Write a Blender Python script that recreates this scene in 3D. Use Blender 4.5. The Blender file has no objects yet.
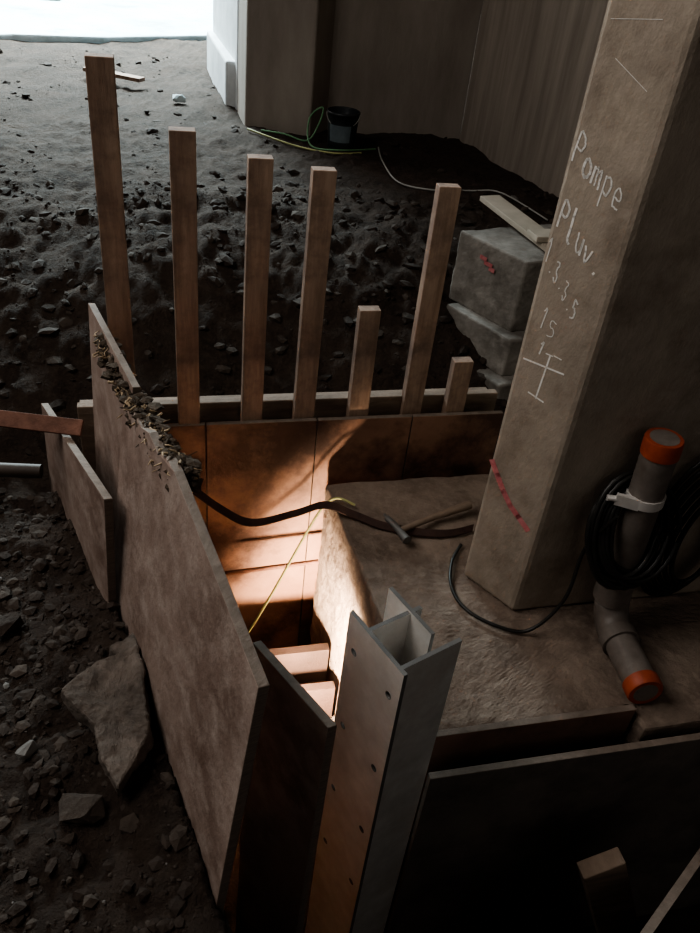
import bpy, bmesh, math, random
import numpy as np
from mathutils import Vector, Matrix, noise
random.seed(7); np.random.seed(7)
scene=bpy.context.scene
PHI=math.radians(16.5); CP,SP=math.cos(PHI),math.sin(PHI)
def S(a,b,z=None):
    x=a*CP-b*SP; y=a*SP+b*CP
    return (x,y) if z is None else Vector((x,y,z))
E1=Vector((CP,SP,0)); E2=Vector((-SP,CP,0)); UP=Vector((0,0,1))

# ---------------- materials ----------------
def mat(name,c1,c2,scale=6,rough=0.85,bump=0.3,bscale=60,metal=0,c3=None,stretch=(1,1,1),spots=None,detail=8,bdist=0.01,spots2=None):
    m=bpy.data.materials.new(name); m.use_nodes=True
    nt=m.node_tree; N=nt.nodes; L=nt.links
    b=N['Principled BSDF']; b.inputs['Roughness'].default_value=rough; b.inputs['Metallic'].default_value=metal
    tc=N.new('ShaderNodeTexCoord'); mp=N.new('ShaderNodeMapping'); mp.inputs['Scale'].default_value=stretch
    L.new(tc.outputs['Object'],mp.inputs['Vector'])
    n=N.new('ShaderNodeTexNoise'); n.inputs['Scale'].default_value=scale; n.inputs['Detail'].default_value=detail; n.inputs['Roughness'].default_value=0.65
    L.new(mp.outputs[0],n.inputs['Vector'])
    r=N.new('ShaderNodeValToRGB'); r.color_ramp.elements[0].position=0.32; r.color_ramp.elements[1].position=0.68
    r.color_ramp.elements[0].color=(*c1,1); r.color_ramp.elements[1].color=(*c2,1)
    if c3:
        e=r.color_ramp.elements.new(0.5); e.color=(*c3,1)
    L.new(n.outputs['Fac'],r.inputs['Fac']); out=r.outputs['Color']
    for k,sp in enumerate([spots,spots2]):
        if not sp: continue
        n3=N.new('ShaderNodeTexNoise'); n3.inputs['Scale'].default_value=sp[1]; n3.inputs['Detail'].default_value=9; n3.inputs['Roughness'].default_value=.65
        of=N.new('ShaderNodeVectorMath'); of.operation='ADD'; of.inputs[1].default_value=(3.3*k+1.7,5.1,2.2)
        L.new(tc.outputs['Object'],of.inputs[0]); L.new(of.outputs[0],n3.inputs['Vector'])
        r3=N.new('ShaderNodeValToRGB'); r3.color_ramp.elements[0].position=0.45; r3.color_ramp.elements[1].position=0.68 if len(sp)<3 else sp[2]
        mx=N.new('ShaderNodeMix'); mx.data_type='RGBA'
        L.new(n3.outputs['Fac'],r3.inputs['Fac']); L.new(r3.outputs['Color'],mx.inputs[0])
        L.new(out,mx.inputs[6]); mx.inputs[7].default_value=(*sp[0],1); out=mx.outputs[2]
    L.new(out,b.inputs['Base Color'])
    n2=N.new('ShaderNodeTexNoise'); n2.inputs['Scale'].default_value=bscale; n2.inputs['Detail'].default_value=8; n2.inputs['Roughness'].default_value=0.7
    L.new(mp.outputs[0],n2.inputs['Vector'])
    bp=N.new('ShaderNodeBump'); bp.inputs['Strength'].default_value=bump; bp.inputs['Distance'].default_value=bdist
    L.new(n2.outputs['Fac'],bp.inputs['Height']); L.new(bp.outputs[0],b.inputs['Normal'])
    return m
M_dirt=mat('dirt',(.038,.025,.018),(.088,.060,.045),5,.95,1.0,50,bdist=.035,detail=14,spots=((.11,.080,.061),30,.78))
M_st1=mat('stone_dark',(.036,.026,.020),(.066,.048,.038),14,.92,.6,80)
M_st2=mat('stone_mid',(.055,.042,.034),(.098,.076,.061),14,.92,.6,80)
M_st3=mat('stone_pale',(.13,.12,.11),(.20,.185,.17),14,.85,.4,80)
M_slabst=mat('slab_stone',(.10,.082,.068),(.20,.165,.14),9,.9,.8,50,spots=((.08,.066,.056),14))
M_conc=mat('column_concrete',(.29,.245,.20),(.46,.395,.325),3.5,.85,.45,60,spots=((.24,.195,.155),5),stretch=(1,1,.5),detail=12,spots2=((.40,.34,.285),11,.75))
M_slab=mat('footing_concrete',(.17,.125,.098),(.30,.235,.19),5,.9,.7,40,bdist=.01,spots=((.13,.095,.075),3.5),spots2=((.31,.25,.20),30,.85),detail=14)
M_wall=mat('wall_concrete',(.25,.215,.185),(.37,.325,.285),2.5,.9,.3,30,stretch=(1,1,.3))
M_wallr=mat('boarded_concrete',(.32,.275,.235),(.50,.435,.375),9,.9,.4,30,stretch=(1,1,.08))
M_curb=mat('curb_concrete',(.21,.195,.175),(.36,.335,.305),5,.85,.4,50,spots=((.15,.135,.118),6))
M_pale=mat('pale_concrete',(.5,.52,.53),(.7,.72,.73),3,.9,.2,40)
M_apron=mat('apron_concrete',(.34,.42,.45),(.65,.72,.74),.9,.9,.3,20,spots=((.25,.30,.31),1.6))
M_stake=mat('stake_wood',(.21,.14,.10),(.42,.30,.225),5,.8,.3,30,stretch=(6,6,.6),c3=(.32,.22,.165),spots=((.15,.10,.08),7))
M_wood=mat('weathered_wood',(.16,.115,.085),(.32,.24,.185),5,.8,.4,30,stretch=(1,1,5))
M_palew=mat('pale_wood',(.38,.34,.28),(.52,.46,.39),5,.8,.3,30)
M_ply=mat('old_plywood',(.24,.17,.14),(.40,.31,.265),3,.7,.4,50,spots=((.17,.11,.085),3.2,.70),detail=14,spots2=((.44,.365,.32),16,.8))
M_plyb=mat('red_plywood',(.17,.095,.068),(.31,.19,.14),4,.7,.3,40,spots=((.10,.06,.045),6))
M_plyk=mat('shaded_plank',(.022,.012,.009),(.045,.024,.018),4,.7,.3,40)  # darkened red plywood: shade of the unlit plank faces put into the colour
M_plyo=mat('form_plywood',(.20,.105,.070),(.36,.21,.145),3.5,.6,.3,50,spots=((.085,.042,.028),3.2,.60),detail=12)
M_plyd=mat('dark_plywood',(.13,.112,.097),(.21,.18,.157),4,.7,.3,50,spots=((.10,.085,.075),6))
M_edge=mat('plywood_edge',(.16,.125,.10),(.26,.21,.175),20,.8,.3,60,stretch=(1,1,12))
M_steel=mat('galvanised_steel',(.66,.64,.61),(.86,.84,.81),12,.42,.1,60,metal=.4,spots=((.64,.58,.53),7,.8))
M_steeld=mat('steel_edge',(.15,.145,.14),(.22,.21,.2),12,.5,.1,60,metal=.3)
M_pvc=mat('grey_pvc',(.15,.128,.113),(.235,.205,.182),6,.5,.1,60,spots=((.12,.10,.085),9))
M_beige=mat('beige_pipe',(.05,.038,.03),(.09,.068,.054),6,.6,.1,60)
M_orange=mat('orange_cap',(.30,.06,.028),(.46,.11,.05),8,.55,.1,50,spots=((.25,.06,.035),15))
M_black=mat('black_rubber',(.015,.014,.013),(.035,.033,.03),10,.4,.1,60)
M_strap=mat('strap_webbing',(.045,.024,.019),(.085,.046,.036),20,.8,.3,90)
M_yel=mat('yellow_hose',(.38,.38,.17),(.5,.5,.24),10,.5,.1,50)
M_green=mat('green_hose',(.12,.28,.15),(.2,.36,.2),10,.5,.1,50)
M_white=mat('white_cable',(.35,.35,.32),(.5,.5,.47),10,.6,.1,50)
M_rust=mat('rusty_steel',(.13,.06,.04),(.26,.13,.09),20,.7,.4,90,metal=.1)
M_chalk=mat('white_chalk',(.70,.68,.64),(.88,.86,.83),90,.95,.1,90)
M_pink=mat('pink_spray',(.45,.13,.14),(.62,.26,.26),40,.9,.2,90)
M_hay=mat('wood_splinters',(.26,.19,.12),(.46,.36,.25),30,.85,.1,60)
M_clod=mat('soil_clod',(.065,.050,.037),(.15,.115,.086),40,.95,.9,90)
M_bucket=mat('bucket_plastic',(.02,.024,.028),(.045,.05,.055),8,.4,.05,40)
M_label=mat('bucket_label',(.12,.15,.17),(.2,.24,.26),8,.5,.05,40)

# ---------------- mesh builder ----------------
class B:
    def __init__(s,name,mats):
        s.n=name; s.m=mats if isinstance(mats,list) else [mats]; s.v=[]; s.f=[]; s.mi=[]; s.sm=[]
    def add(s,vs,fs,mi=0,smooth=False):
        o=len(s.v); s.v+= [tuple(v) for v in vs]; s.f+=[[i+o for i in f] for f in fs]
        s.mi+= mi if isinstance(mi,list) else [mi]*len(fs); s.sm+=[smooth]*len(fs)
    def extrude(s,poly,off,mi=0,mside=None):
        n=len(poly); poly=[Vector(p) for p in poly]; off=Vector(off)
        vs=poly+[p+off for p in poly]
        fs=[list(range(n))[::-1],list(range(n,2*n))]+[[i,(i+1)%n,(i+1)%n+n,i+n] for i in range(n)]
        s.add(vs,fs,[mi,mi]+[mi if mside is None else mside]*n)
    def prism(s,xy,z0,z1,mi=0):
        s.extrude([(p[0],p[1],z0) for p in xy],(0,0,z1-z0),mi)
    def beam(s,p0,p1,w,t,wdir,mi=0):
        p0,p1=Vector(p0),Vector(p1); d=(p1-p0).normalized(); wd=Vector(wdir); wd=(wd-d*wd.dot(d)).normalized(); td=d.cross(wd)
        q=[p0+wd*(i*w/2)+td*(j*t/2) for i,j in ((-1,-1),(1,-1),(1,1),(-1,1))]
        s.extrude(q,p1-p0,mi)
    def tube(s,pts,r,n=12,mi=0,caps=True):
        pts=[Vector(p) for p in pts]; rs=r if isinstance(r,list) else [r]*len(pts)
        rings=[];up=None
        for i,p in enumerate(pts):
            d=(pts[min(i+1,len(pts)-1)]-pts[max(i-1,0)])
            d=d.normalized() if d.length>1e-9 else rings_d
            rings_d=d
            if up is None:
                up=Vector((0,0,1)) if abs(d.z)<.9 else Vector((1,0,0))
            up=(up-d*up.dot(d)).normalized(); sd=d.cross(up)
            rings.append([p+(up*math.cos(2*math.pi*k/n)+sd*math.sin(2*math.pi*k/n))*rs[i] for k in range(n)])
        vs=[v for r_ in rings for v in r_]; fs=[]
        for i in range(len(pts)-1):
            for k in range(n):
                fs.append([i*n+k,i*n+(k+1)%n,(i+1)*n+(k+1)%n,(i+1)*n+k])
        s.add(vs,fs,mi,True)
        if caps:
            s.add(rings[0],[list(range(n))[::-1]],mi); s.add(rings[-1],[list(range(n))],mi)
    def build(s,bevel=0,parent=None,rough=None):
        me=bpy.data.meshes.new(s.n); 
        v=np.array(s.v); c=(v.min(0)+v.max(0))/2; c[2]=v[:,2].min()
        me.from_pydata([tuple(x) for x in (v-c)],[],s.f)
        for m in s.m: me.materials.append(m)
        me.polygons.foreach_set('material_index',s.mi); me.polygons.foreach_set('use_smooth',s.sm); me.update()
        bm=bmesh.new(); bm.from_mesh(me); bmesh.ops.recalc_face_normals(bm,faces=bm.faces); bm.to_mesh(me); bm.free()
        o=bpy.data.objects.new(s.n,me); scene.collection.objects.link(o); o.location=c
        if bevel and rough:
            bv=o.modifiers.new('bev','BEVEL'); bv.width=bevel; bv.segments=2; bv.limit_method='ANGLE'
        if rough:
            lv,st,sz=rough
            sub=o.modifiers.new('sub','SUBSURF'); sub.subdivision_type='SIMPLE'; sub.levels=lv; sub.render_levels=lv
            tx=bpy.data.textures.new(s.n+'_t','CLOUDS'); tx.noise_scale=sz; tx.noise_depth=4
            d=o.modifiers.new('disp','DISPLACE'); d.texture=tx; d.strength=st; d.texture_coords='GLOBAL'
        if bevel and not rough:
            bv=o.modifiers.new('bev','BEVEL'); bv.width=bevel; bv.segments=2; bv.limit_method='ANGLE'
        if parent: 
            o.parent=parent; o.location=c
            o.matrix_parent_inverse=Matrix.Translation(-parent.location)
        return o
def smooth(pts,k=8):
    pts=[Vector(p) for p in pts]; out=[]
    for i in range(len(pts)-1):
        p0=pts[max(i-1,0)];p1=pts[i];p2=pts[i+1];p3=pts[min(i+2,len(pts)-1)]
        for j in range(k):
            t=j/k
            out.append(.5*((2*p1)+(p2-p0)*t+(2*p0-5*p1+4*p2-p3)*t*t+(3*p1-p0-3*p2+p3)*t**3))
    out.append(pts[-1]); return out

# ---------------- ground ----------------
def sst(e0,e1,x):
    t=min(1,max(0,(x-e0)/(e1-e0))); return t*t*(3-2*t)
def Lside(x,y): return (x+.578)*.866+(y-1.484)*.5
def hgt(x,y):
    a=x*CP+y*SP; b=-x*SP+y*CP
    L=Lside(x,y)
    fb=noise.fractal(Vector((x*1.3,y*1.3,0)),1,2,4)
    f2=noise.fractal(Vector((x*9,y*9,3)),1,2,5)
    f3=noise.fractal(Vector((x*3.3,y*3.3,7)),1,2,3)
    f4=noise.fractal(Vector((x*24,y*24,1)),1,2,3)
    crest=4.7+.5*noise.noise(Vector((x*.8,2,0)))
    bank=-.95+.85*sst(2.5,crest,b)
    mid=sst(2.3,3,b)*(1-sst(4.6,5.4,b))
    bank+= .045*fb+.020*f2*(1+.5*mid)+.04*f3*mid
    near=.0+.03*fb+.022*f2 +.02*f3+.009*f4+ .03*sst(-.25,-.02,L)
    pit=-1.0+.01*f2
    wf=sst(1.98,2.3,b+.06*fb)
    wl=sst(-.02,.10,L+.02*f2)
    z=near*(1-wl)+pit*wl
    return z*(1-wf)+bank*wf
xs=np.concatenate([np.linspace(-9,-2.6,60),np.arange(-2.56,1.6,.016),np.linspace(1.65,5,40)])
ys=np.concatenate([np.arange(-.6,3.2,.018),np.arange(3.24,6.2,.035),np.linspace(6.3,15,60)])
vs=[(x,y,hgt(x,y)) for y in ys for x in xs]
nx=len(xs); fs=[[j*nx+i,j*nx+i+1,(j+1)*nx+i+1,(j+1)*nx+i] for j in range(len(ys)-1) for i in range(nx-1)]
me=bpy.data.meshes.new('dirt_ground'); me.from_pydata(vs,[],fs); me.materials.append(M_dirt)
me.polygons.foreach_set('use_smooth',[True]*len(fs)); og=bpy.data.objects.new('dirt_ground',me); scene.collection.objects.link(og)

def stone_shape(sub):
    bm=bmesh.new(); bmesh.ops.create_icosphere(bm,subdivisions=sub,radius=1)
    v=np.array([x.co[:] for x in bm.verts]); f=[[q.index for q in p.verts] for p in bm.faces]; bm.free(); return v,f
SV,SF=stone_shape(1)
def scatter(name,n,xr,yr,smin,smax,cond,pw=3.0,pale=.97):
    bb=B(name,[M_st1,M_st2,M_st3]); c=0; tries=0
    while c<n and tries<n*20:
        tries+=1
        x=random.uniform(*xr); y=random.uniform(*yr)
        if not cond(x,y): continue
        if noise.noise(Vector((x*2.2,y*2.2,9)))<random.uniform(-.5,.25): continue
        s=smin+(smax-smin)*random.random()**pw
        v=SV*np.array([random.uniform(.6,1.3),random.uniform(.6,1.2),random.uniform(.35,.7)])
        v=v*(1+np.random.uniform(-.25,.25,(len(SV),1)))
        th=random.uniform(0,6.28); ct,st=math.cos(th),math.sin(th)
        tl=random.uniform(-.5,.5); 
        v=v@np.array([[1,0,0],[0,math.cos(tl),math.sin(tl)],[0,-math.sin(tl),math.cos(tl)]])@np.array([[ct,st,0],[-st,ct,0],[0,0,1]])
        v=v*s+np.array([x,y,hgt(x,y)+s*.02])
        r=random.random(); bb.add(v.tolist(),SF,0 if r<.65 else (1 if r<pale else 2)); c+=1
    return bb.build(parent=og)
def sb(x,y): return -x*SP+y*CP
scatter('gravel_stones',6000,(-1.7,.3),(.2,2.2),.003,.022,lambda x,y: Lside(x,y)<-.03 and sb(x,y)<2.05,5,.985)
scatter('gravel_stones',6500,(-3.5,2),(2.3,6),.005,.055,lambda x,y: 2.35<sb(x,y)<5.2,9,.992)
scatter('gravel_stones',1400,(-5.5,.5),(4.5,9),.006,.045,lambda x,y: sb(x,y)>4.9,7,.985)

def rock(name,c,size,rot,m,seed,flat=1):
    random.seed(seed); bm=bmesh.new()
    for i in range(26):
        p=Vector((random.gauss(0,1),random.gauss(0,1),random.gauss(0,1))).normalized()
        p=Vector((max(-.75,min(.75,p.x)),max(-.8,min(.8,p.y)),max(-.6,min(.6,p.z))))
        bm.verts.new(p)
    bmesh.ops.convex_hull(bm,input=bm.verts)
    R=Matrix.Rotation(rot,3,'Z')
    for v in bm.verts: v.co=R@Vector((v.co.x*size[0],v.co.y*size[1],v.co.z*size[2]))
    for v in [v for v in bm.verts if not v.link_faces]: bm.verts.remove(v)
    me=bpy.data.meshes.new(name); bm.to_mesh(me); bm.free(); me.materials.append(m)
    o=bpy.data.objects.new(name,me); scene.collection.objects.link(o); o.location=c
    sub=o.modifiers.new('s','SUBSURF'); sub.subdivision_type='SIMPLE'; sub.levels=4; sub.render_levels=4
    tx=bpy.data.textures.new(name,'CLOUDS'); tx.noise_scale=.05; tx.noise_depth=5
    d=o.modifiers.new('d','DISPLACE'); d.texture=tx; d.strength=.025*size[0]/.15; d.texture_coords='GLOBAL'
    return o
b=B('flat_rock',[M_slabst])
b.extrude([(-.584,1.093,.035),(-.53,1.17,.05),(-.443,1.225,.06),(-.385,1.09,.055),(-.355,1.0,.05),(-.386,.876,.035),(-.435,.93,.035),(-.48,1.017,.035)],(.0,.0,.045))
b.build(bevel=.006,rough=(5,.03,.06))
b=B('flat_rock',[M_slabst])
b.extrude([(-.52,1.24,.02),(-.47,1.29,.03),(-.44,1.22,.05),(-.46,1.18,.04)],(.0,.0,.05)); b.build(bevel=.006,rough=(4,.02,.05))
rock('boulder',(-.46,.86,.022),(.06,.045,.035),.3,M_st2,5)
rock('boulder',(-.80,1.30,.02),(.05,.035,.03),1,M_st1,8)
rock('boulder',(-.62,.98,.012),(.03,.02,.015),1,M_st3,9)

# ---------------- footing block & column ----------------
b=B('concrete_footing',M_slab)
b.prism([S(*p) for p in [(.513,1.99),(.56,1.3),(.575,1.03),(1.11,1.03),(1.11,.965),(2.3,.965),(2.3,1.99)]],-1.02,0)
b.build(bevel=.008,rough=(6,.018,.08))
C0=Vector((.36,1.703,0)); C1=Vector((.495,1.579,0))
b=B('concrete_column',[M_conc])
b.prism([C0.xy,C1.xy,(1.36,1.835),(1.3,2.1),(.63,2.0)],0.0,4.2)
col=b.build(bevel=.012)
FD=(C1-C0).normalized(); FN=Vector((FD.y,-FD.x,0))
if FN.y>0: FN=-FN
LET={'P':[[(0,0),(.1,1),(.6,.95),(.7,.7),(.5,.5),(.1,.5)]],
'o':[[(.4,.55),(.1,.4),(.1,.1),(.4,0),(.7,.15),(.7,.4),(.4,.55)]],
'm':[[(0,0),(.05,.5)],[(.05,.4),(.25,.55),(.35,.4),(.35,0)],[(.35,.4),(.6,.55),(.7,.4),(.7,0)]],
'p':[[(.1,-.4),(.1,.5)],[(.1,.45),(.5,.55),(.7,.3),(.5,.05),(.1,.1)]],
'e':[[(.1,.25),(.65,.3),(.6,.5),(.3,.55),(.1,.3),(.2,.02),(.65,.05)]],
'l':[[(.2,1),(.25,.1),(.5,0)]],'u':[[(.1,.5),(.15,.1),(.4,0),(.6,.15),(.65,.5)],[(.65,.5),(.65,0)]],
'v':[[(0,.5),(.3,0),(.65,.55)]],'2':[[(.05,.8),(.3,1),(.6,.8),(.1,.05),(.65,0)]],
'3':[[(.05,.9),(.5,.95),(.25,.55),(.6,.4),(.4,0),(.05,.1)]],'4':[[(.4,1),(.05,.4),(.65,.4)],[(.5,.7),(.45,0)]],
'5':[[(.6,1),(.1,.95),(.1,.6),(.5,.6),(.6,.25),(.1,0)]],'1':[[(.2,.8),(.4,1),(.35,0)]],
'.':[[(.3,0),(.38,.06)]],'-':[[(.0,.5),(.9,.55)]],'/':[[(0,0),(.6,1)]]}
tb=B('chalk_writing',[M_chalk])
def stroke(bb,pts,w,mi=0):
    for i in range(len(pts)-1):
        p,q=Vector((pts[i][0],pts[i][1])),Vector((pts[i+1][0],pts[i+1][1])); d=(q-p)
        if d.length<1e-6: continue
        d.normalize(); n=Vector((-d.y,d.x))*w/2; p=p-d*w*.3; q=q+d*w*.3
        vs=[C0+FD*a.x+UP*a.y+FN*.0008 for a in (p-n,q-n,q+n,p+n)]
        bb.add(vs,[[0,1,2,3]],mi)
random.seed(21)
def write(t,s0,z0,h,adv,slope=0,w=.0046,sh=.12):
    for i,ch in enumerate(t):
        hh=h*random.uniform(.85,1.15); dz=random.uniform(-.004,.004)
        for st in LET.get(ch,[]):
            pts=smooth([(p[0],p[1],0) for p in st],3) if len(st)>2 else [Vector((p[0],p[1],0)) for p in st]
            stroke(tb,[(s0+i*adv+(p[0]+sh*p[1])*adv*.95+random.uniform(-.0009,.0009),z0+dz+p[1]*hh+slope*(i*adv+p[0]*adv)+random.uniform(-.0012,.0012)) for p in pts],w*random.uniform(.7,1.25))
write('Pompe',.014,1.175,.064,.027,-.50)
write('Pluv.',.018,1.04,.066,.026,-.55)
write('1.3.3.5',.008,.965,.045,.016,-1.0,.0036)
write('15',.035,.82,.045,.026,-.5,.0036)
write('1--',.05,.755,.03,.022,-.1,.0036)
stroke(tb,[(.085,.76),(.078,.645)],.0045); stroke(tb,[(.02,.725),(.13,.735)],.0045); stroke(tb,[(.055,.65),(.10,.645)],.004)
for a_,b_ in (((.02,1.43),(.12,1.445)),((.05,1.37),(.13,1.33)),((.03,1.50),(.15,1.50))): stroke(tb,[a_,b_],.0010)
tb.build(parent=col)
pk=B('pink_spray_mark',[M_pink]); stroke(pk,[(.006,.415),(.03,.385),(.06,.350),(.09,.322),(.12,.305),(.155,.285)],.018); pk.build(parent=col)

# ---------------- walls in background ----------------
def wallseg(name,p,q,z0,z1,t,m):
    p,q=Vector((*p,0)),Vector((*q,0)); d=(q-p).normalized(); n=Vector((-d.y,d.x,0))*t
    bb=B(name,m); bb.prism([p.xy,q.xy,(q+n).xy,(p+n).xy],z0,z1); return bb.build()
wallseg('wall_back',(-.75,6.77),(.583,7.10),-.6,3.6,.25,M_wall)
wallseg('wall_right',(.583,7.08),(2.9,2.28),-.9,3.6,.25,M_wallr)
b=B('concrete_pillar',[M_wall]); b.prism([(-1.158,6.67),(-.622,6.50),(-.5,6.9),(-1.30,7.1)],-.3,3.6); b.build(bevel=.02)
b=B('concrete_pillar',[M_pale]); b.prism([(-1.31,7.12),(-1.0,7.3),(-1.4,8.6),(-1.80,8.5)],-.3,3.6)
b.prism([(-1.42,7.2),(-1.28,7.2),(-1.70,8.5),(-1.86,8.5)],-.3,.25); b.build(bevel=.02)
b=B('concrete_apron',[M_apron]); b.prism([(-9,4.9),(-5.2,7.2),(-3.9,8.8),(-3.1,9.2),(-2.1,10.1),(-1.5,14.5),(-9,14.5)],-.2,-.04); b.build(bevel=.02)
b=B('concrete_rubble',[M_wall]); b.prism([(-5.3,11.1),(-4.6,11.3),(-4.7,11.7),(-5.3,11.6)],-.035,.12); b.prism([(-4.5,11.0),(-4.25,11.1),(-4.3,11.3),(-4.5,11.3)],-.035,.08); b.build(bevel=.02,rough=(4,.04,.15))
b=B('concrete_curb',[M_curb,M_pink])
b.prism([(.44,4.29),(.767,3.94),(1.6,4.3),(1.3,4.75)],-.30,.1)
b.prism([(.43,4.20),(.76,3.84),(1.6,4.2),(1.3,4.70)],-.52,-.295)
b.prism([(.40,4.10),(.74,3.74),(1.6,4.1),(1.3,4.65)],-.95,-.515)
cb=b.build(bevel=.010,rough=(5,.014,.10))
b=B('pink_spray_mark',[M_pink]); pc=Vector((.60,4.118,-.0)); dq=Vector((.327,-.35,0)).normalized(); nq=Vector((-.35,-.327,0)).normalized()*.010
for da,dz,w_ in ((-.03,.02,.05),(.01,.0,.06),(.04,-.02,.04)): b.add([pc+nq+dq*(da-w_/2)+UP*(dz-.010),pc+nq+dq*(da+w_/2)+UP*(dz-.014),pc+nq+dq*(da+w_/2)+UP*(dz+.010),pc+nq+dq*(da-w_/2)+UP*(dz+.012)],[[0,1,2,3]])
b.build(parent=cb)
b=B('loose_plank',[M_palew]); b.beam((.62,4.75,.15),(.95,4.05,.13),.13,.03,(1,0,0)); b.beam((.80,4.15,.165),(1.5,4.4,.165),.12,.03,(0,1,0)); b.build(bevel=.004)
b=B('scrap_plank',[M_stake]); b.beam((-2.75,7.62,-.03),(-2.2,7.45,-.03),.09,.03,(0,1,0)); b.build()
rock('broken_concrete_chunk',(-1.78,7.05,-.05),(.07,.05,.05),.3,M_apron,15)
# bucket
b=B('bucket',[M_bucket,M_white,M_label]); bc=Vector((-.36,6.28,hgt(-.36,6.28)))
n=28; prof=[(0,.0),(.098,.0),(.102,.01),(.105,.06),(.113,.18),(.116,.245),(.124,.247),(.124,.262),(.116,.266),(.114,.258),(.10,.02),(0,.02)]
vs=[bc+Vector((r*math.cos(k*2*math.pi/n),r*math.sin(k*2*math.pi/n),z)) for r,z in prof for k in range(n)]
fs_=[];mi_=[]
for i in range(len(prof)-1):
    for k in range(n): fs_.append([i*n+k,i*n+(k+1)%n,(i+1)*n+(k+1)%n,(i+1)*n+k]); mi_.append(2 if i==3 and 17<=k<=23 else 0)
b.add(vs,fs_,mi_,True)
b.tube([bc+Vector((.122*math.cos(t),-.02-.122*math.sin(t)*.6,.25-.09*math.sin(t))) for t in np.linspace(0,math.pi,20)],.003,6,1)
b.build()
def G(x,y,dz=.01): return Vector((x,y,hgt(x,y)+dz))
b=B('garden_hose',[M_green,M_yel])
b.tube(smooth([G(-1.0,6.5,.02),G(-.8,6.38,.02),G(-.62,6.3,.02),G(-.54,6.36,.15),G(-.53,6.44,.24),G(-.62,6.4,.16),G(-.58,6.2,.02),G(-.35,6.10,.02),G(-.1,6.4,.02)]),.007,8,0)
b.tube(smooth([G(-1.1,6.45,.015),G(-.7,6.2,.015),G(-.4,6.05,.015),G(-.2,6.2,.015)]),.007,8,1); b.build()
b=B('extension_cord',[M_white]); b.tube(smooth([G(-.08,6.5),G(-.03,6.0),G(.1,5.6),G(.35,5.5),G(.6,5.6),G(.8,5.55),G(1.1,5.3)]),.006,6); b.build()

# ---------------- formwork ----------------
FB=2.06
b=B('formwork_panel',[M_plyo,M_edge])
for a0,a1 in ((-.16,.135),(.138,.485),(.488,.80),(.803,1.12)):
    b.extrude([S(a0,FB,-1.0),S(a1,FB,-1.0),S(a1,FB,.2),S(a0,FB,.2)],E2*.018,0,1)
b.build(bevel=.0015)
b=B('formwork_waler',[M_wood])
b.extrude([S(-.24,FB+.07,-.0),S(1.12,FB+.07,-.0),S(1.12,FB+.07,.235),S(-.24,FB+.07,.235)],E2*.03)
b.extrude([S(-.24,FB+.14,-.9),S(1.12,FB+.14,-.9),S(1.12,FB+.14,.2),S(-.24,FB+.14,.2)],E2*.03)
b.build(bevel=.003)
def stake(a,zt,lean=0.0,a_t=None):
    b=B('wooden_stake',[M_stake]); bb=FB+.0445
    a_t=a if a_t is None else a_t
    b.beam(S(a,bb,-.9),S(a_t,bb+lean,zt),.064,.038,E1); return b.build(bevel=.002)
stake(-.10,1.21,-.02,-.09)
stake(.085,1.06,-.03,.09)
stake(.275,.996,-.01,.285)
stake(.435,.968,.0,.455)
stake(.625,.566); stake(.80,.925,.03,.82); stake(.955,.384)

def panel_from(name,pts,off,mats,bevel=.0015):
    b=B(name,mats); b.extrude(pts,off,0,len(mats)-1); return b.build(bevel=bevel)
NL=Vector((-.866,-.5,.117)).normalized()
panel_from('plywood_sheet',[(-.742,1.912,.617),(-.79,1.93,-.15),(-.55,1.50,-.15),(-.504,1.508,.63)],-NL*.018,[M_ply,M_edge])
panel_from('plywood_sheet',[Vector(p)+NL*.022 for p in [(-.578,1.484,-.03),(-.136,.717,-.03),(-.076,.755,.624),(-.19,.96,.66),(-.303,1.169,.680),(-.33,1.22,.672),(-.36,1.26,.655),(-.39,1.31,.66),(-.42,1.36,.635),(-.46,1.43,.63),(-.505,1.50,.58)]],-NL*.019,[M_ply,M_edge])
panel_from('formwork_board',[(-.90,1.93,.27),(-.90,1.90,-.1),(-.56,1.40,-.1),(-.53,1.39,.40)],NL*.02,[M_ply,M_edge])
# splinters and dried soil crust on the broken edge
random.seed(11)
b=B('splintered_plywood_edge',[M_hay,M_clod])
path=[Vector(p) for p in [(-.68,1.80,.60),(-.62,1.70,.60),(-.52,1.53,.60),(-.47,1.44,.62),(-.42,1.36,.635),(-.36,1.26,.65),(-.31,1.18,.67)]]
for i in range(520):
    k=(random.random()**.7)*(len(path)-1.001); j=int(k); p=path[j].lerp(path[j+1],k-j)+Vector((random.uniform(-.018,.025),random.uniform(-.012,.012),random.uniform(-.05,.016)))
    d=Vector((random.gauss(.1,.5),random.gauss(-.4,.5),random.gauss(-.15,.3))).normalized()*random.uniform(.008,.032)
    m_=p+d*.5+Vector((random.uniform(-.006,.006),random.uniform(-.006,.006),random.uniform(-.006,.006)))
    b.tube([p,m_,p+d],[random.uniform(.001,.0040)]*2+[.0010],5,0 if random.random()<.65 else 1)
for i in range(900):
    k=(random.random()**.75)*(len(path)-1.001); j=int(k); p=path[j].lerp(path[j+1],k-j)+Vector((random.uniform(-.014,.028),random.uniform(-.012,.012),random.uniform(-.050,.010)))
    s=.002+.014*random.random()**2; b.add((SV*(1+np.random.uniform(-.45,.45,(len(SV),1)))*s*np.array([1.2,1,.7])+np.array(p)).tolist(),SF,1)
b.build()
# brown inner panel
panel_from('plywood_sheet',[S(.150,1.02,.40),S(.258,.811,.40),S(.235,.80,-1.0),S(.127,1.01,-1.0)],Vector((.86,.5,0))*.018,[M_ply,M_edge])
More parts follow.
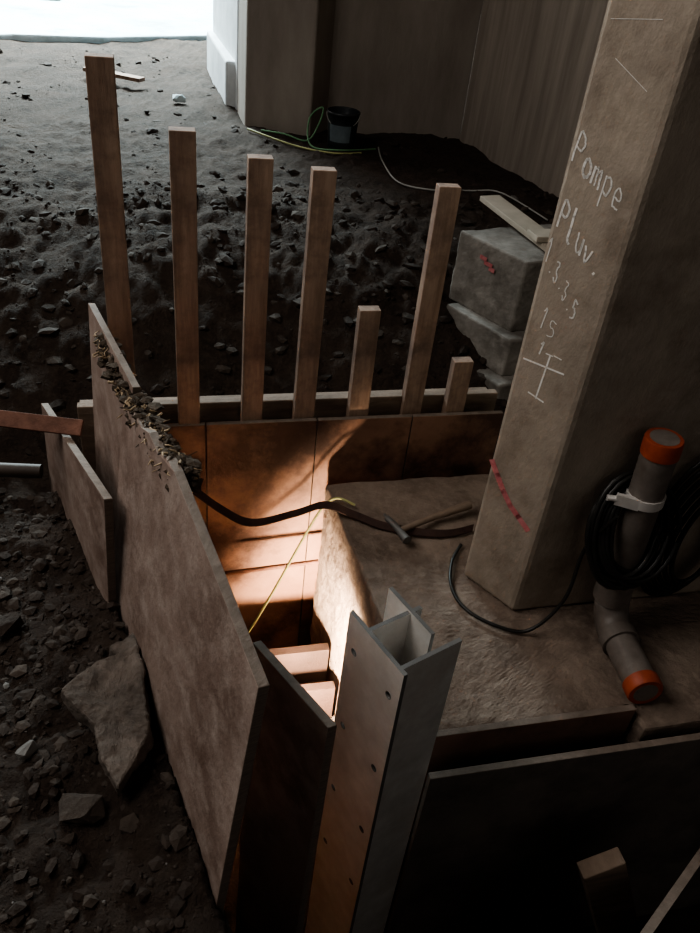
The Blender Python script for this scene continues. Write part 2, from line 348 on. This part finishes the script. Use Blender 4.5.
# front right
b=B('formwork_panel',[M_plyd,M_edge]); b.extrude([S(.545,.935,-1.0),S(1.95,.935,-1.0),S(1.95,.935,.0),S(.545,.935,.0)],-E2*.018,0,1); b.build(bevel=.0015)
b=B('formwork_board',[M_plyb,M_edge]); b.extrude([S(.58,1.022,-.25),S(1.10,1.022,-.25),S(1.10,1.022,.025),S(.58,1.022,.025)],-E2*.018,0,1); b.build(bevel=.0015)
b=B('wooden_brace',[M_wood]); b.beam((.657,.946,-.1),(1.03,1.03,-1.0),.10,.04,E1); b.build(bevel=.003)
b=B('plywood_sheet',[M_plyd,M_edge]); b.extrude([(.56,.634,-1),(.87,.98,-1),(.87,.98,0),(.56,.634,0)],(.0134,-.012,0),0,1); b.build()

# ---------------- steel column ----------------
bo=S(.34,1.03,0); dd=(E1*.36-E2*.933).normalized(); ww=(E1*.933+E2*.36).normalized()
ZT=.45
def plate(b,p,q,t,nrm,z0,z1,mi=0): b.extrude([p+UP*z0,q+UP*z0,q+UP*z1,p+UP*z1],nrm*t,mi,1)
b=B('steel_column',[M_steel,M_steeld])
plate(b,bo,bo+dd*.178,.009,ww,-1.0,ZT)
sc=b.build()
cut=B('cutter',[M_steeld])
for dl in (.03,.148):
    for zz in (.36,.12,-.12,-.36):
        c=bo+dd*dl+UP*(zz); cut.tube([c-ww*.03,c+ww*.04],.0090,16)
co=cut.build()
md=sc.modifiers.new('holes','BOOLEAN'); md.object=co; md.solver='EXACT'
bpy.context.view_layer.update(); dg=bpy.context.evaluated_depsgraph_get()
nm=bpy.data.meshes.new_from_object(sc.evaluated_get(dg)); sc.modifiers.clear(); sc.data=nm
bpy.data.objects.remove(co)
b=B('flange_and_webs',[M_steel,M_steeld])
plate(b,bo+ww*.105-dd*.015,bo+ww*.105+dd*.125,.009,ww,-1.0,ZT)
plate(b,bo+dd*.05+ww*.009,bo+dd*.05+ww*.135,.009,dd,-1.0,ZT-.004)
plate(b,bo+dd*.155+ww*.009,bo+dd*.155+ww*.15,.009,dd,-1.0,ZT-.002)
b.build(parent=sc)

# ---------------- pipe ----------------
b=B('drain_pipe',[M_pvc,M_orange,M_steel])
R=.042; pb=Vector((.740,1.562,0)); pt=Vector((.707,1.562,.64))
up_=(pt-pb).normalized()
b.tube([pb+up_*.13,pb+up_*.60],R,28,0)
b.tube([pb+up_*.12,pb+up_*.20],R+.006,28,0); b.tube([pb+up_*.20,pb+up_*.207],R+.009,28,0)
b.tube([pb+up_*.590,pb+up_*.628,pb+up_*.634],[R+.003,R+.003,R+.001],28,1)
b.tube([pb+up_*.634,pb+up_*.6345],R-.008,28,0)
b.tube([pb+up_*.45,pb+up_*.475],R+.005,28,2); 
q=pb+up_*.46; b.beam(q+Vector((-.075,-.02,0)),q+Vector((-.02,-.035,0)),.03,.012,UP,2); b.tube([q+Vector((-.095,-.02,0)),q+Vector((-.06,-.02,0))],.008,8,2)
h=Vector((.05,-.25,0)).normalized()
e0=pb+up_*.13
arc=[]; Rb=.07
c=Vector((pb.x,pb.y,.052+Rb))+h*Rb
for t in np.linspace(0,math.pi/2,10): arc.append(c-h*Rb*math.cos(t)-UP*Rb*math.sin(t))
b.tube([e0]+arc,R+.003,28,0)
le=arc[-1]; b.tube([le,le+h*.035],R+.008,28,0); b.tube([le+h*.03,le+h*.17],R,28,0); b.tube([le+h*.155,le+h*.185,le+h*.19],[R+.004,R+.004,R+.001],28,1)
b.tube([le+h*.19,le+h*.1905],[R-.010,R-.012],28,0)
b.build()
# cable coil
random.seed(4)
b=B('cable_coil',[M_black])
pts=[]
for i in range(11*24):
    t=i*2*math.pi/24; k=i//24; rx=.09+.014*math.sin(k*2.1); rz=.125+.020*math.cos(k*1.7)
    pts.append(pb+up_*.36+E1*(rx*math.cos(t)+.005*k-.035)+UP*(rz*math.sin(t))+E2*(-.058+.010*math.sin(k*3)+.10*(.5+.5*math.sin(t))))
b.tube(pts,.007,7)
for k in range(6):
    c=Vector((.93,1.62,.30))
    b.tube([c+E1*((.07+.012*k)*math.cos(t))+UP*((.15+.02*k)*math.sin(t))+E2*.010*k for t in np.linspace(0,2*math.pi,32)],.007,7)
b.tube(smooth([pb+up_*.44+E1*-.09+E2*-.04,pb+Vector((-.13,-.03,.3)),Vector((.60,1.52,.13)),Vector((.53,1.50,.02)),Vector((.44,1.51,.012)),Vector((.36,1.56,.012)),Vector((.325,1.64,.012)),Vector((.33,1.74,.012)),Vector((.36,1.82,.012))]),.005,7)
b.build()

# ---------------- strap, tools, hoses ----------------
def ribbon(b,pts,w,side,t=.004,mi=0):
    for i in range(len(pts)-1):
        p,q=pts[i],pts[i+1]; sd=Vector(side).normalized()*w/2
        b.add([p-sd,p+sd,q+sd,q-sd,p-sd+UP*t,p+sd+UP*t,q+sd+UP*t,q-sd+UP*t],[[0,1,2,3],[4,5,6,7],[0,1,5,4],[1,2,6,5],[2,3,7,6],[3,0,4,7]],mi)
b=B('webbing_strap',[M_strap])
ribbon(b,smooth([(-.45,1.80,.12),(-.36,1.80,.05),(-.27,1.80,.015),(-.15,1.86,.02),(-.06,1.90,.035),(.03,1.89,.018),(.12,1.86,.014),(.22,1.85,.014),(.32,1.86,.014),(.40,1.90,.014)]),.022,(.1,.7,.6),.004)
b.build()
b=B('rusty_flat_bar',[M_rust])
b.beam((-1.6,1.70,.36),(-.72,1.722,.345),.045,.010,(.0,.7,.6)); b.build(bevel=.002)
b=B('claw_hammer',[M_wood,M_steeld])
T_=Vector((-.03,-.03,0))
b.tube([Vector(p)+T_ for p in [(.20,1.86,.03),(.30,1.94,.03),(.42,2.02,.035)]],[.009,.011,.015],10,0)
b.tube([Vector(p)+T_ for p in [(.225,1.82,.03),(.20,1.86,.03),(.18,1.89,.03)]],[.014,.011,.010],12,1)
b.tube([p+T_ for p in smooth([(.18,1.89,.03),(.16,1.92,.025),(.155,1.95,.01)])],[.010]*8+[.005]*9,8,1)
b.build()
b=B('water_hose',[M_yel])
b.tube(smooth([(.03,1.94,.018),(-.03,1.96,.02),(-.075,1.955,-.03),(-.13,1.90,-.14),(-.20,1.78,-.26),(-.26,1.66,-.33),(-.34,1.6,-.45),(-.4,1.7,-.7),(-.3,1.8,-.97)]),.0042,8); b.build()
b=B('rebar_rung',[M_rust])
b.tube(smooth([S(.16,2.04,-.36),S(.165,1.96,-.33),S(.19,1.93,-.31),S(.35,1.93,-.30),S(.50,1.93,-.29)]),.008,8)
b.build()
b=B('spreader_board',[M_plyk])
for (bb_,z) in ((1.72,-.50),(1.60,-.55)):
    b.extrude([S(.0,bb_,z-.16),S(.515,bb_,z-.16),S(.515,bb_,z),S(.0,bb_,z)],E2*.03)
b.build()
b=B('plastic_pipe',[M_beige]); b.tube([(-1.7,1.78,.05),(-.93,1.88,.05)],.022,16); b.build()

# ---------------- work lamp (reflector lamp standing in the pit, facing the footing) ----------------
lp=S(.33,1.34,-.38); aim=S(.56,1.55,-.46); ad=(aim-lp).normalized()
b=B('work_lamp',[M_orange,M_black,M_steeld])
b.tube([lp-ad*.12,lp-ad*.05],.018,14,0)
b.tube([lp-ad*.05,lp-ad*.04,lp-ad*.02,lp-ad*.0],[.02,.03,.038,.042],20,2,caps=False)
b.tube([lp-ad*.08,lp-ad*.08-UP*.605],.01,8,1)
b.build()
l=bpy.data.lights.new('lamp_bulb','SPOT'); l.energy=230; l.color=(1,.77,.56); l.shadow_soft_size=.035; l.spot_size=math.radians(126); l.spot_blend=.75
lo=bpy.data.objects.new('lamp_bulb',l); lo.location=lp; scene.collection.objects.link(lo); lo.rotation_euler=ad.to_track_quat('-Z','Y').to_euler()

# ---------------- lights ----------------
def area(name,loc,tgt,size,en,col):
    l=bpy.data.lights.new(name,'AREA'); l.shape='RECTANGLE'; l.size=size[0]; l.size_y=size[1]; l.energy=en; l.color=col
    o=bpy.data.objects.new(name,l); o.location=loc; scene.collection.objects.link(o)
    o.rotation_euler=(Vector(tgt)-Vector(loc)).to_track_quat('-Z','Y').to_euler(); return o
area('daylight_opening',(-4.5,9.5,3.2),(-.5,3,0),(4,2.5),190,(1,.95,.91))
area('daylight_apron',(-4.5,12.3,4.5),(-4.5,12,0),(5,3.5),3800,(.74,.94,1))
area('daylight_side',(-2.8,1.0,3.8),(.2,1.6,0),(2.6,2.2),100,(1,.95,.9))
area('fill_behind',(1.6,-2.5,3.6),(.6,2.0,0),(3,2),16,(1,.92,.84))  # added fill from behind the camera, brightens the brace and front-right faces
w=bpy.data.worlds.new('World'); scene.world=w; w.use_nodes=True
w.node_tree.nodes['Background'].inputs[0].default_value=(1,.94,.90,1); w.node_tree.nodes['Background'].inputs[1].default_value=.05

# ---------------- camera ----------------
th=math.radians(36.5); F=Vector((0,math.cos(th),-math.sin(th))); U=Vector((0,math.sin(th),math.cos(th))); R0=Vector((1,0,0))
X=R0*.9927+U*.1202; Y=-R0*.1202+U*.9927; Z=-F
Mx=Matrix((X,Y,Z)).transposed().to_4x4(); Mx.translation=Vector((0,0,1.6))
cd=bpy.data.cameras.new('camera'); cam=bpy.data.objects.new('camera',cd); scene.collection.objects.link(cam); cam.matrix_world=Mx
cd.sensor_fit='VERTICAL'; cd.sensor_height=36; cd.lens=800/933*36; cd.clip_start=.02
scene.camera=cam
scene.view_settings.view_transform='AgX'; scene.view_settings.look='AgX - High Contrast'
